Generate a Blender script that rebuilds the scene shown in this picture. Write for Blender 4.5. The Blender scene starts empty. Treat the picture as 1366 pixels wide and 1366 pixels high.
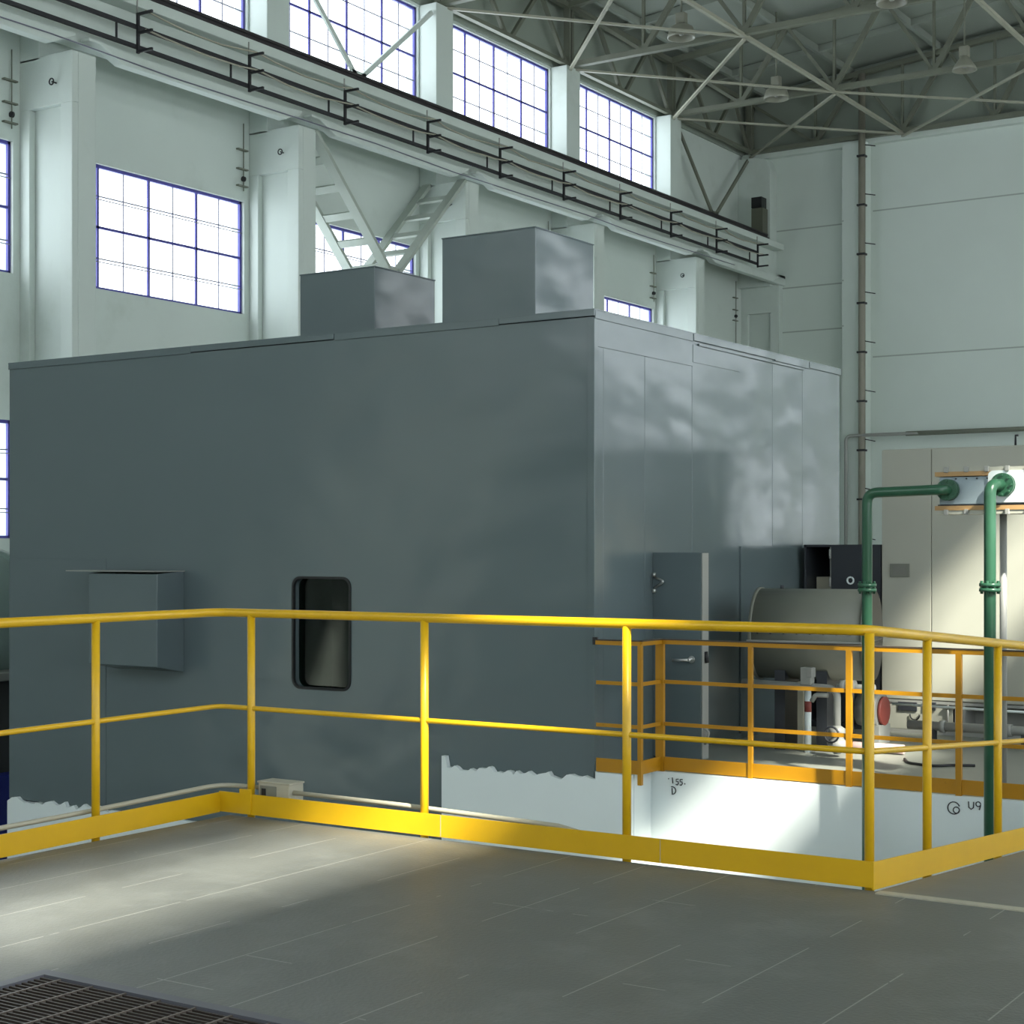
import bpy, bmesh, math, random
from mathutils import Vector, Matrix
random.seed(7)
sc = bpy.context.scene
COL = sc.collection
PI = math.pi
TH = math.radians(33.1)          # the hall runs along +Y; the camera looks 33 degrees to the left of it
EYE = 1.44

# ------------------------------------------------------------------ materials
def mat(name, col, rough=.5, metal=0., var=.12, vscale=3., bump=0., bscale=40., spec=.5, dirt=None, dscale=1.2, dlo=.55, dhi=.75):
    m = bpy.data.materials.new(name); m.use_nodes = True
    nt = m.node_tree; N = nt.nodes; L = nt.links
    p = N['Principled BSDF']
    p.inputs['Roughness'].default_value = rough
    p.inputs['Metallic'].default_value = metal
    p.inputs['Specular IOR Level'].default_value = spec
    geo = N.new('ShaderNodeNewGeometry')
    n1 = N.new('ShaderNodeTexNoise'); n1.inputs['Scale'].default_value = vscale; n1.inputs['Detail'].default_value = 5
    L.new(geo.outputs['Position'], n1.inputs['Vector'])
    mx = N.new('ShaderNodeMix'); mx.data_type = 'RGBA'
    c = Vector(col)
    mx.inputs[6].default_value = (*(c*(1-var)), 1); mx.inputs[7].default_value = (*(c*(1+var)), 1)
    L.new(n1.outputs['Fac'], mx.inputs[0])
    out = mx.outputs[2]
    if dirt:
        n2 = N.new('ShaderNodeTexNoise'); n2.inputs['Scale'].default_value = dscale; n2.inputs['Detail'].default_value = 8
        n2.inputs['Roughness'].default_value = .65
        L.new(geo.outputs['Position'], n2.inputs['Vector'])
        r = N.new('ShaderNodeMapRange'); r.inputs[1].default_value = dlo; r.inputs[2].default_value = dhi
        L.new(n2.outputs['Fac'], r.inputs[0])
        m2 = N.new('ShaderNodeMix'); m2.data_type = 'RGBA'
        L.new(r.outputs[0], m2.inputs[0]); L.new(out, m2.inputs[6]); m2.inputs[7].default_value = (*dirt, 1)
        out = m2.outputs[2]
    L.new(out, p.inputs['Base Color'])
    if bump:
        n3 = N.new('ShaderNodeTexNoise'); n3.inputs['Scale'].default_value = bscale; n3.inputs['Detail'].default_value = 3
        L.new(geo.outputs['Position'], n3.inputs['Vector'])
        b = N.new('ShaderNodeBump'); b.inputs['Strength'].default_value = bump; b.inputs['Distance'].default_value = .02
        L.new(n3.outputs['Fac'], b.inputs['Height']); L.new(b.outputs[0], p.inputs['Normal'])
    return m

WALL = mat('wall_paint', (.54, .595, .555), .7, var=.05, vscale=.8, dirt=(.44, .49, .44), dscale=.9, dlo=.55, dhi=.9)
ROOFM = mat('roof_paint', (.29, .32, .28), .8, var=.10, vscale=.7)
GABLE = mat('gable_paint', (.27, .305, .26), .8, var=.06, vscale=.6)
BRACE = mat('brace_paint', (.33, .33, .26), .6, var=.1)
XBR = mat('column_brace_paint', (.36, .40, .35), .6, var=.1)
STEEL = mat('truss_paint', (.16, .17, .13), .6, var=.12)
DSTEEL = mat('black_steel', (.014, .014, .017), .55)
RAILM = mat('rail_steel', (.035, .030, .032), .5, metal=.3)
BLUE = mat('window_frame_paint', (.055, .05, .27), .5)
BAR = mat('glazing_bar_paint', (.17, .17, .22), .6)
YEL = mat('yellow_paint', (.63, .37, .005), .36, var=.08, vscale=5, dirt=(.34, .20, .01), dscale=6, dlo=.66, dhi=.82)
YELSH = mat('shaded_yellow_paint', (.42, .195, .003), .42, var=.10, vscale=5, dirt=(.22, .10, .008), dscale=7, dlo=.64, dhi=.8)  # same yellow paint, with the orange look of shade put into its colour
GREEN = mat('green_paint', (.026, .094, .052), .28, var=.12, vscale=8)
WHITE = mat('white_masonry_paint', (.72, .78, .78), .6, var=.03, vscale=2, dirt=(.55, .60, .60), dscale=1.5, dlo=.62, dhi=.9)
CREAM = mat('cabinet_paint', (.385, .385, .325), .42, var=.03, vscale=1.5)
DRUMP = mat('drum_paint', (.17, .175, .145), .45, var=.06, dirt=(.12, .10, .08), dscale=9, dlo=.70, dhi=.78)
GREYP = mat('pipe_grey_paint', (.28, .285, .265), .4, var=.08)
BEIGE = mat('beige_paint', (.38, .36, .28), .5, var=.06)
DARKC = mat('charcoal_paint', (.026, .030, .037), .45)
BLACK = mat('black_rubber', (.008, .009, .010), .5)
RUST = mat('rust_red_paint', (.22, .045, .035), .5)
TAN = mat('tan_gasket', (.40, .24, .10), .6)
PLATE = mat('blue_grey_plate', (.28, .35, .39), .4)
CHROME = mat('bare_metal', (.55, .56, .55), .28, metal=.9)
COBALT = mat('cobalt_paint', (.012, .022, .20), .4)
MACH = mat('machine_green_paint', (.20, .27, .25), .35)
INK = mat('marker_ink', (.03, .03, .035), .7)
LAMPM = mat('lamp_enamel', (.26, .26, .21), .4)
CONC = mat('pit_concrete', (.30, .31, .30), .8, var=.15)
GRATE = mat('grating_steel', (.055, .043, .036), .5, metal=.4, var=.3, vscale=25)
GFRAME = mat('grating_frame_steel', (.12, .12, .14), .45, metal=.3)

def enclosure_paint():
    m = mat('grey_enamel', (.100, .131, .140), .22, var=.04, vscale=.6, spec=.65)
    nt = m.node_tree; N = nt.nodes; L = nt.links; p = N['Principled BSDF']
    geo = N.new('ShaderNodeNewGeometry')
    mp = N.new('ShaderNodeMapping'); mp.inputs['Scale'].default_value = (1, 1, 1.5)
    n = N.new('ShaderNodeTexNoise'); n.inputs['Scale'].default_value = 1.1; n.inputs['Detail'].default_value = 1.5
    L.new(geo.outputs['Position'], mp.inputs[0]); L.new(mp.outputs[0], n.inputs['Vector'])
    b = N.new('ShaderNodeBump'); b.inputs['Strength'].default_value = 1.; b.inputs['Distance'].default_value = .034
    L.new(n.outputs['Fac'], b.inputs['Height']); L.new(b.outputs[0], p.inputs['Normal'])
    return m
ENC = enclosure_paint()

def floor_mat(name, col, rough):
    """dark painted floor plates with pale worn seams on a 0.41 m grid"""
    m = mat(name, col, rough, var=.16, vscale=1.6, dirt=tuple(v*1.35 for v in col), dscale=2.2, dlo=.5, dhi=.75, bump=.12, bscale=60)
    nt = m.node_tree; N = nt.nodes; L = nt.links; p = N['Principled BSDF']
    base = p.inputs['Base Color'].links[0].from_socket
    geo = N.new('ShaderNodeNewGeometry'); sp = N.new('ShaderNodeSeparateXYZ'); L.new(geo.outputs['Position'], sp.inputs[0])
    def M(op, a, b=None, c=None):
        n = N.new('ShaderNodeMath'); n.operation = op
        for i, v in enumerate((a, b, c)):
            if v is None: continue
            if isinstance(v, (int, float)): n.inputs[i].default_value = v
            else: L.new(v, n.inputs[i])
        return n.outputs[0]
    def line(s, off, step, half):
        t = M('FRACT', M('DIVIDE', M('ADD', s, off), step))
        d = M('MULTIPLY', M('ABSOLUTE', M('SUBTRACT', t, .5)), step)
        return M('LESS_THAN', d, half)
    lx = line(sp.outputs[0], 3.15+.205+41*.41, .41, .0028)
    ly = line(sp.outputs[1], -3.95+.2+40*.4, .40, .0030)
    nz = N.new('ShaderNodeTexNoise'); nz.inputs['Scale'].default_value = 1.7; nz.inputs['Detail'].default_value = 3
    L.new(geo.outputs['Position'], nz.inputs['Vector'])
    k1 = M('MULTIPLY', M('GREATER_THAN', nz.outputs['Fac'], .46), lx)
    k2 = M('MULTIPLY', M('GREATER_THAN', nz.outputs['Fac'], .62), ly)
    k = M('MULTIPLY', M('MAXIMUM', k1, k2), .55)
    mx = N.new('ShaderNodeMix'); mx.data_type = 'RGBA'
    L.new(k, mx.inputs[0]); L.new(base, mx.inputs[6]); mx.inputs[7].default_value = (.42, .42, .38, 1)
    # fine lengthwise scuffs
    mp = N.new('ShaderNodeMapping'); mp.inputs['Scale'].default_value = (9, 1.0, 1); mp.inputs['Rotation'].default_value = (0, 0, .5)
    ns = N.new('ShaderNodeTexNoise'); ns.inputs['Scale'].default_value = 5; ns.inputs['Detail'].default_value = 6
    L.new(geo.outputs['Position'], mp.inputs[0]); L.new(mp.outputs[0], ns.inputs['Vector'])
    r = N.new('ShaderNodeMapRange'); r.inputs[1].default_value = .62; r.inputs[2].default_value = .8; r.inputs[4].default_value = .35
    L.new(ns.outputs['Fac'], r.inputs[0])
    m2 = N.new('ShaderNodeMix'); m2.data_type = 'RGBA'
    L.new(r.outputs[0], m2.inputs[0]); L.new(mx.outputs[2], m2.inputs[6]); m2.inputs[7].default_value = (.20, .20, .18, 1)
    L.new(m2.outputs[2], p.inputs['Base Color'])
    return m
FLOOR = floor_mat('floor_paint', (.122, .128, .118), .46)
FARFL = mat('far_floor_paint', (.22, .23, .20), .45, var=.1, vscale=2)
RAMPM = mat('ramp_paint', (.15, .15, .135), .55, var=.15, vscale=4, bump=.1)

def endwall_mat():
    m = mat('end_wall_paint', (.585, .645, .60), .7, var=.05, vscale=.5)
    nt = m.node_tree; N = nt.nodes; L = nt.links; p = N['Principled BSDF']
    base = p.inputs['Base Color'].links[0].from_socket
    geo = N.new('ShaderNodeNewGeometry'); sp = N.new('ShaderNodeSeparateXYZ'); L.new(geo.outputs['Position'], sp.inputs[0])
    acc = None
    for z, x0, x1 in ((12.25, -18.8, 20), (11.95, -24, -19.6), (10.05, -24, -19.6), (8.6, -24, -19.6), (7.6, -18.8, 20)):
        a = N.new('ShaderNodeMath'); a.operation = 'COMPARE'; a.inputs[1].default_value = z; a.inputs[2].default_value = .022
        L.new(sp.outputs[2], a.inputs[0])
        g = N.new('ShaderNodeMath'); g.operation = 'COMPARE'; g.inputs[1].default_value = (x0+x1)/2; g.inputs[2].default_value = (x1-x0)/2
        L.new(sp.outputs[0], g.inputs[0])
        q = N.new('ShaderNodeMath'); q.operation = 'MULTIPLY'; L.new(a.outputs[0], q.inputs[0]); L.new(g.outputs[0], q.inputs[1])
        if acc is None: acc = q.outputs[0]
        else:
            h = N.new('ShaderNodeMath'); h.operation = 'MAXIMUM'; L.new(acc, h.inputs[0]); L.new(q.outputs[0], h.inputs[1]); acc = h.outputs[0]
    k = N.new('ShaderNodeMath'); k.operation = 'MULTIPLY'; k.inputs[1].default_value = .5; L.new(acc, k.inputs[0])
    mx = N.new('ShaderNodeMix'); mx.data_type = 'RGBA'
    L.new(k.outputs[0], mx.inputs[0]); L.new(base, mx.inputs[6]); mx.inputs[7].default_value = (.10, .12, .10, 1)
    L.new(mx.outputs[2], p.inputs['Base Color'])
    return m
ENDW = endwall_mat()

def glass(name, tint, gloss):
    m = bpy.data.materials.new(name); m.use_nodes = True
    nt = m.node_tree; N = nt.nodes; L = nt.links
    N.remove(N['Principled BSDF'])
    t = N.new('ShaderNodeBsdfTransparent'); t.inputs[0].default_value = (*tint, 1)
    g = N.new('ShaderNodeBsdfGlossy'); g.inputs['Roughness'].default_value = .03
    mx = N.new('ShaderNodeMixShader'); mx.inputs[0].default_value = gloss
    L.new(t.outputs[0], mx.inputs[1]); L.new(g.outputs[0], mx.inputs[2]); L.new(mx.outputs[0], N['Material Output'].inputs[0])
    return m
GLASS = glass('window_glass', (.97, .98, 1.0), .05)
DGLASS = glass('dark_green_glass', (.30, .42, .36), .035)

# ------------------------------------------------------------------ mesh building
BASE = {}
class MB:
    def __init__(s): s.v = []; s.f = []; s.sm = []
    def add(s, vs, fs, smooth=False):
        o = len(s.v); s.v += [Vector(v) for v in vs]
        for f in fs: s.f.append([i+o for i in f]); s.sm.append(smooth)
        return s
    def box(s, x0, x1, y0, y1, z0, z1):
        x0, x1 = min(x0, x1), max(x0, x1); y0, y1 = min(y0, y1), max(y0, y1); z0, z1 = min(z0, z1), max(z0, z1)
        return s.add([(x0,y0,z0),(x1,y0,z0),(x1,y1,z0),(x0,y1,z0),(x0,y0,z1),(x1,y0,z1),(x1,y1,z1),(x0,y1,z1)],
                     [(0,3,2,1),(4,5,6,7),(0,1,5,4),(1,2,6,5),(2,3,7,6),(3,0,4,7)])
    def bar(s, p, q, w, h, up=(0,0,1)):
        """rectangular bar from p to q, w sideways, h along up"""
        p, q = Vector(p), Vector(q); d = (q-p).normalized(); up = Vector(up)
        if abs(d.dot(up)) > .98: up = Vector((1,0,0))
        sx = d.cross(up).normalized(); sy = sx.cross(d).normalized()
        vs = []
        for c in (p, q):
            for i, j in ((-1,-1),(1,-1),(1,1),(-1,1)): vs.append(c+sx*(i*w/2)+sy*(j*h/2))
        return s.add(vs, [(0,1,2,3),(7,6,5,4),(0,4,5,1),(1,5,6,2),(2,6,7,3),(3,7,4,0)])
    def tube(s, pts, r, n=12, cap=True):
        pts = [Vector(p) for p in pts]
        rs = r if isinstance(r, (list, tuple)) else [r]*len(pts)
        d0 = (pts[1]-pts[0]).normalized()
        ref = Vector((0,0,1)) if abs(d0.z) < .9 else Vector((1,0,0))
        u = d0.cross(ref).normalized(); vs = []
        for i, p in enumerate(pts):
            if i == 0: t = d0
            elif i == len(pts)-1: t = (pts[i]-pts[i-1]).normalized()
            else: t = ((pts[i]-pts[i-1]).normalized()+(pts[i+1]-pts[i]).normalized()).normalized()
            u = (u-t*u.dot(t)).normalized(); w = t.cross(u)
            for k in range(n):
                a = 2*PI*k/n; vs.append(p+u*(math.cos(a)*rs[i])+w*(math.sin(a)*rs[i]))
        fs = []
        for i in range(len(pts)-1):
            for k in range(n):
                k2 = (k+1) % n; fs.append((i*n+k, i*n+k2, (i+1)*n+k2, (i+1)*n+k))
        s.add(vs, fs, True)
        if cap:
            o = len(s.v)-len(vs); m = len(pts)-1
            s.f.append([o+k for k in range(n)][::-1]); s.sm.append(False)
            s.f.append([o+m*n+k for k in range(n)]); s.sm.append(False)
        return s
    def disc(s, c, axis, r, t, n=20):
        c = Vector(c); a = Vector(axis).normalized()
        return s.tube([c-a*(t/2), c+a*(t/2)], r, n)
    def lathe(s, c, prof, n=20):
        vs = []; fs = []
        for r, z in prof:
            for k in range(n):
                a = 2*PI*k/n; vs.append((c[0]+r*math.cos(a), c[1]+r*math.sin(a), c[2]+z))
        for i in range(len(prof)-1):
            for k in range(n):
                k2 = (k+1) % n; fs.append((i*n+k, i*n+k2, (i+1)*n+k2, (i+1)*n+k))
        return s.add(vs, fs, True)
    def prism(s, poly, axis, lo, hi):
        """polygon in the two other axes (in x,y,z order), extruded along axis from lo to hi"""
        def P(p, t): return {'x': (t, p[0], p[1]), 'y': (p[0], t, p[1]), 'z': (p[0], p[1], t)}[axis]
        n = len(poly)
        s.add([P(p, lo) for p in poly]+[P(p, hi) for p in poly],
              [tuple(range(n))[::-1], tuple(range(n, 2*n))]+[(i, (i+1) % n, n+(i+1) % n, n+i) for i in range(n)])
        return s
    def build(s, name, m, parent=None, bevel=0., loc=None, seg=2):
        base = BASE[parent.name] if parent else (Vector(loc) if loc else s.centre())
        me = bpy.data.meshes.new(name)
        me.from_pydata([tuple(v-base) for v in s.v], [], s.f)
        me.polygons.foreach_set('use_smooth', s.sm)
        bm = bmesh.new(); bm.from_mesh(me); bmesh.ops.recalc_face_normals(bm, faces=bm.faces); bm.to_mesh(me); bm.free()
        me.materials.append(m)
        o = bpy.data.objects.new(name, me); COL.objects.link(o)
        if parent: o.parent = parent
        else: o.location = base
        BASE[o.name] = base
        if bevel:
            b = o.modifiers.new('bevel', 'BEVEL'); b.width = bevel; b.segments = seg; b.limit_method = 'ANGLE'; b.harden_normals = False
        return o
    def centre(s):
        xs = [v.x for v in s.v]; ys = [v.y for v in s.v]; zs = [v.z for v in s.v]
        return Vector(((min(xs)+max(xs))/2, (min(ys)+max(ys))/2, min(zs)))

def tag(o, label=None, cat=None, group=None, kind=None):
    if label: o['label'] = label
    if cat: o['category'] = cat
    if group: o['group'] = group
    if kind: o['kind'] = kind
    return o
def empty(name, loc, label=None, cat=None, group=None, kind=None):
    o = bpy.data.objects.new(name, None); COL.objects.link(o); o.location = loc; o.empty_display_size = .2
    BASE[o.name] = Vector(loc)
    return tag(o, label, cat, group, kind)
def struct(name, mb, m, parent=None, bevel=0.):
    o = mb.build(name, m, parent, bevel)
    if not parent: o['kind'] = 'structure'
    return o
def fillet(pts, r, n=6):
    pts = [Vector(p) for p in pts]; out = [pts[0]]
    for i in range(1, len(pts)-1):
        a, b, c = pts[i-1], pts[i], pts[i+1]
        d1 = (a-b).normalized(); d2 = (c-b).normalized()
        ang = d1.angle(d2); t = min(r/math.tan(ang/2), (a-b).length*.49, (c-b).length*.49)
        p, q = b+d1*t, b+d2*t
        for k in range(n+1):
            u = k/n; out.append(p*(1-u)**2+b*(2*u*(1-u))+q*u*u)
    out.append(pts[-1]); return out

# ------------------------------------------------------------------ hall shell
WL, WR, BN, BF = -23.25, 7.25, -12., 49.9     # wall planes: left, right, back, far end
PIT, FAR = -2.8, -.45
EAVE, RISE = 16.45, .1
def roofz(x): return EAVE+RISE*(15.25-abs(x+8))
ROWS = ((1.65, 3.75), (6.35, 8.7), (12.1, 14.45))
B0 = [19.6+6*n for n in range(-5, 6)]           # column lines
def bays(side):
    for b0 in B0:
        for r, (z0, z1) in enumerate(ROWS):
            if side == 'left' and (b0 > 43 or b0 < 13): continue
            y0, y1 = (b0+.75, b0+5.95) if r == 2 else (b0+.6, b0+5.85)
            if y1 > BF-.1: y1 = BF-.3
            if side == 'right' and r == 2: z0, z1 = (13.2, 14.7) if abs(b0-7.6) < .1 else (12.5, 13.75)
            yield b0, r, y0, y1, z0, z1
def wall_with_openings(name, x0, x1, side):
    ops = list(bays(side)); m = MB(); cuts = sorted({BN, BF}|{o[2] for o in ops}|{o[3] for o in ops})
    for a, b in zip(cuts, cuts[1:]):
        z = PIT
        for o in sorted([o for o in ops if o[2] <= a+1e-6 and o[3] >= b-1e-6], key=lambda o: o[4]):
            m.box(x0, x1, a, b, z, o[4]); z = o[5]
        m.box(x0, x1, a, b, z, EAVE+.1)
    return struct(name, m, WALL)
wall_with_openings('wall_left', WL-.35, WL, 'left')
wall_with_openings('wall_right', WR, WR+.35, 'right')
BW = [(x, x+4.6, z0, z1) for z0, z1 in ((7.2, 9.8), (11.6, 14.2)) for x in (-21.5, -15.9, -10.3, -4.7, .9)]
bw = MB()
for z0, z1 in ((PIT, 7.2), (9.8, 11.6), (14.2, 18.2)): bw.box(WL-.35, WR+.35, BN-.3, BN, z0, z1)
for z0, z1 in ((7.2, 9.8), (11.6, 14.2)):
    x = WL-.35
    for w_ in (-21.5, -15.9, -10.3, -4.7, .9): bw.box(x, w_, BN-.3, BN, z0, z1); x = w_+4.6
    bw.box(x, WR+.35, BN-.3, BN, z0, z1)
struct('wall_back', bw, WALL)
def gable(y0, y1):
    return MB().prism([(WL-.35, PIT), (WR+.35, PIT), (WR+.35, EAVE), (-8, roofz(-8)+.1), (WL-.35, EAVE)], 'y', y0, y1)
struct('wall_far', gable(BF, BF+.3), ENDW)
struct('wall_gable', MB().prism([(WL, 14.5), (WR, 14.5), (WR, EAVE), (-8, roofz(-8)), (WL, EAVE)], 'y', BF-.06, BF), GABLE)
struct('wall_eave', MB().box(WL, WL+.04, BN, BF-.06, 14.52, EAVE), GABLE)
rm = MB()
rm.prism([(WL-.5, EAVE), (-8, roofz(-8)), (-8, roofz(-8)+.25), (WL-.5, EAVE+.25)], 'y', BN-.3, BF+.3)
rm.prism([(WR+.5, EAVE), (-8, roofz(-8)), (-8, roofz(-8)+.25), (WR+.5, EAVE+.25)], 'y', BN-.3, BF+.3)
struct('ceiling', rm, ROOFM)
for i, x in enumerate([WL+.9+2.9*k for k in range(11)]):       # roof purlins and slab ribs
    z = roofz(x)
    struct('beam', MB().box(x-.06, x+.06, BN, BF, z-.20, z+.02), ROOFM)
for y in [19.95+6*k+3 for k in range(0, 6)]:
    struct('beam', MB().bar((WL, y, roofz(WL)-.08), (-8, y, roofz(-8)-.08), .14, .2), ROOFM)

# floors
fl = MB()
gx0, gx1, gy0, gy1 = -4.40, -2.75, 2.75, 3.82                     # hole for the grating
EX, EY = -6.14, 6.614                                          # platform edges on the pit side
for x0, x1, y0, y1 in ((EX, WR, BN, gy0), (EX, gx0, gy0, gy1), (gx1, WR, gy0, gy1), (EX, WR, gy1, EY)):
    fl.box(x0, x1, y0, y1, -.25, 0)
struct('floor', fl, FLOOR)
ramp = MB().prism([(EY, -.25), (EY, 0), (12.45, FAR), (12.45, FAR-.25)], 'x', -2.48, WR)
struct('floor_ramp', ramp, RAMPM)
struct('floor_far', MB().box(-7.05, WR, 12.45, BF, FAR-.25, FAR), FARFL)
struct('floor_pit', MB().box(WL, WR, BN, BF, PIT-.2, PIT), CONC)
uw = MB().box(EX+.15, EX+.35, BN, EY-.1, PIT, -.25).box(EX+.15, -2.4, EY-.3, EY-.1, PIT, -.25).prism([(EY-.1, PIT), (EY-.1, -.27), (12.38, -.71), (12.38, PIT)], 'x', -2.42, -2.22)
struct('wall_pit', uw, WHITE)
struct('trim_1', MB().box(-2.46, WR, 6.555, 6.614, -.02, .006), BEIGE)    # brass-coloured joint strip at the ramp head

# white foundation walls
def jag(x0, x1, z, step, amp):
    pts = []; x = x0
    while x < x1:
        pts.append((x, z+random.uniform(-amp, amp))); x += random.uniform(.3, 1.)*step
    pts.append((x1, z)); return pts
f1 = MB().prism([(-8.61, PIT), (-8.61, -.42), (-8.57, -.42), (-8.55, -.52)]+jag(-8.5, -7.0, -.51, .07, .03)+[(-7.0, FAR), (-6.66, FAR), (-6.66, PIT)], 'y', 12.04, 12.094)
f1.box(-7.04, -6.66, 12.10, 12.42, PIT, FAR-.002)
f1.box(-6.66, -2.42, 12.40, 12.60, PIT, FAR-.002)
fw = struct('wall_foundation', f1, WHITE)
f2 = MB().prism([(-14.5, PIT)]+jag(-14.5, -12.9, -1.29, .09, .035)+[(-8.7, -1.33), (-8.7, PIT)], 'y', 12.05, 12.094)
struct('wall_plinth', f2, WHITE)
f3 = MB().box(-14.4, -8.62, 12.14, 17.5, PIT, -1.32)
struct('wall_plinth_core', f3, WHITE)
def scribble(name, pts, label=None):
    m = MB(); 
    for stroke in pts: m.tube([(x, 12.397, z) for x, z in stroke], .0045, 6)
    return m.build(name, INK, fw)
def arc(cx, cz, r, a0=0, a1=360, n=16, k=1.):
    return [(cx+r*math.cos(math.radians(a0+(a1-a0)*i/n)), cz+k*r*math.sin(math.radians(a0+(a1-a0)*i/n))) for i in range(n+1)]
# 1 5 5 with dots, and a round D
st = [[(-6.49,-.505),(-6.485,-.512)], [(-6.452,-.495),(-6.447,-.545)]]
for x in (-6.415, -6.378): st.append([(x+.022,-.505),(x,-.507),(x,-.527),(x+.017,-.524),(x+.022,-.54),(x+.012,-.555),(x-.003,-.552)])
st += [[(-6.335,-.535),(-6.332,-.545)]]
scribble('handwritten_number', st)
scribble('handwritten_letter', [[(-6.455,-.585),(-6.452,-.635)], arc(-6.452,-.605,.032,110,-100,12)])
scribble('handwritten_circle', [arc(-4.02,-.545,.047,20,340), arc(-4.0,-.56,.024)])
scribble('handwritten_number', [[(-3.905,-.485),(-3.903,-.53),(-3.885,-.543),(-3.868,-.53),(-3.866,-.485)], arc(-3.83,-.5,.018,0,360)+[(-3.812,-.51),(-3.822,-.543)]])

# lower columns (precast I-section) and upper piers
COLX = -21.9
for b0 in B0[3:]:
    m = MB()
    m.box(WL, COLX, b0+.14, b0+.55, PIT, 10.15)
    m.box(-22.2, COLX, b0, b0+.14, PIT, 9.25); m.box(WL, -23.0, b0, b0+.14, PIT, 9.25); m.box(WL, COLX, b0, b0+.14, 9.25, 10.15)
    struct('column', m, WALL, bevel=.012)
    u = MB().box(WL, -22.75, b0, b0+.7, 10.1, 14.5)
    struct('column', u, WALL, bevel=.012)
ep = MB().prism([(WL, 10.1), (-22.1, 10.1), (-22.1, 13.9), (-22.25, 14.25), (-22.6, 14.35), (WL, 14.35)], 'y', 49.35, BF)
struct('column', ep, WALL, bevel=.02)
# end wall pilasters
for x in (-19.28, -11.3, -4., 3.):
    struct('column', MB().box(x-.38, x+.42, BF-.45, BF, PIT, 14.4), ENDW, bevel=.01)
struct('beam', MB().box(WL, WR, BF-.25, BF, 14.35, 14.55), ENDW)

# crane girder along the left wall
g = MB().box(-22.55, -21.72, 10, BF-.3, 11.24, 11.44).box(-22.4, -22.05, 10, BF-.3, 10.36, 11.24)
struct('beam', g, WALL, bevel=.015)
for b0 in B0[3:]:
    e = min(b0+6.0, BF-.5)
    h = MB().prism([(b0+.3, 10.42), (b0+.55, 10.42), (b0+1.15, 10.38), (e-.55, 10.38), (e, 10.42), (e, 10.36), (e-.5, 10.13), (b0+1.1, 10.13), (b0+.55, 10.36), (b0+.3, 10.36)], 'x', -22.02, -21.80)
    struct('beam', h, WALL, bevel=.02)
r = MB().box(-21.90, -21.72, 10, 48.45, 11.44, 11.475).box(-21.835, -21.785, 10, 48.45, 11.475, 11.54).box(-21.86, -21.76, 10, 48.45, 11.54, 11.60)
tag(r.build('crane_rail', RAILM, bevel=.006), 'long dark steel crane rail running along the top of the wall girder', 'rail')

# ------------------------------------------------------------------ windows
WN = [0]
def window(side, y0, y1, z0, z1):
    WN[0] += 1
    x = WL-.10 if side == 'left' else WR+.10
    root = empty('window_%d' % WN[0], (x, (y0+y1)/2, z0), kind='structure')
    f = MB(); w = .055
    f.box(x-.03, x+.03, y0, y1, z0, z0+.05).box(x-.03, x+.03, y0, y1, z1-.06, z1)
    f.box(x-.03, x+.03, y0, y0+w, z0, z1).box(x-.03, x+.03, y1-w, y1, z0, z1)
    n = 4; zm = (z0+z1)/2
    for k in range(1, n):
        y = y0+(y1-y0)*k/n; f.box(x-.02, x+.02, y-.024, y+.024, z0, z1)
    f.box(x-.02, x+.02, y0, y1, zm-.024, zm+.024)
    f.build('window_frame', BLUE, root)
    t = MB()
    for k in range(n):
        y = y0+(y1-y0)*(k+.5)/n; t.box(x-.012, x+.012, y-.008, y+.008, z0, z1)
    for q in (.25, .75):
        z = z0+(z1-z0)*q; t.box(x-.014, x+.014, y0, y1, z-.010, z+.010)
        if z0 < 8: t.box(x+.03, x+.045, y0, y1, z-.075, z-.060)
    t.build('glazing_bar', BAR, root)
    gl = MB().box(x-.004, x+.004, y0, y1, z0, z1)
    gl.build('glass_pane', GLASS, root)
for side in ('left', 'right'):
    for b0, r_, y0, y1, z0, z1 in bays(side):
        window(side, y0, y1, z0, z1)

for x0, x1, z0, z1 in BW:                                       # unseen rear gable windows, added to let fill light onto the fronts
    WN[0] += 1; y = BN-.1
    root = empty('window_%d' % WN[0], ((x0+x1)/2, y, z0), kind='structure')
    f = MB().box(x0, x1, y-.03, y+.03, z0, z0+.05).box(x0, x1, y-.03, y+.03, z1-.05, z1)
    for k in range(5): xx = x0+.03+(x1-x0-.06)*k/4; f.box(xx-.03, xx+.03, y-.02, y+.02, z0, z1)
    f.box(x0, x1, y-.02, y+.02, (z0+z1)/2-.025, (z0+z1)/2+.025)
    f.build('window_frame', BLUE, root)
    MB().box(x0, x1, y-.004, y+.004, z0, z1).build('glass_pane', GLASS, root)

# ------------------------------------------------------------------ conductor brackets, bars, cables on the girder
brk_words = ['tiny black cable bracket at the far end of the crane girder, beside the end wall']
nb = 10
ordn = ['far-end', 'second', 'third', 'fourth', 'fifth', 'sixth', 'seventh', 'eighth', 'ninth', 'tenth']
for k in range(nb):
    y = 47.5-2.95*k; x = -21.69
    root = empty('cable_bracket', (x, y, 10.38),
                 ('black three-armed cable bracket on the crane girder, nearest the end wall' if k == 0 else
                  'black three-armed cable bracket on the crane girder, %s counted from the end wall' % ordn[k]),
                 'bracket', 'three-armed brackets along the crane girder')
    MB().box(x-.025, x+.025, y-.025, y+.025, 10.38, 11.107).build('upright', DSTEEL, root)
    MB().box(x-.085, x-.055, y-.47, y-.44, 10.475, 10.905).build('spacer', DSTEEL, root)
    MB().box(x-.03, x-.012, y-.012, y+.012, 11.1, 11.36).build('hanger', GREYP, root)
    for z in (11.085, 10.745, 10.41): MB().box(x, x+.36, y-.02, y+.02, z-.022, z+.022).build('arm', DSTEEL, root)
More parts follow.
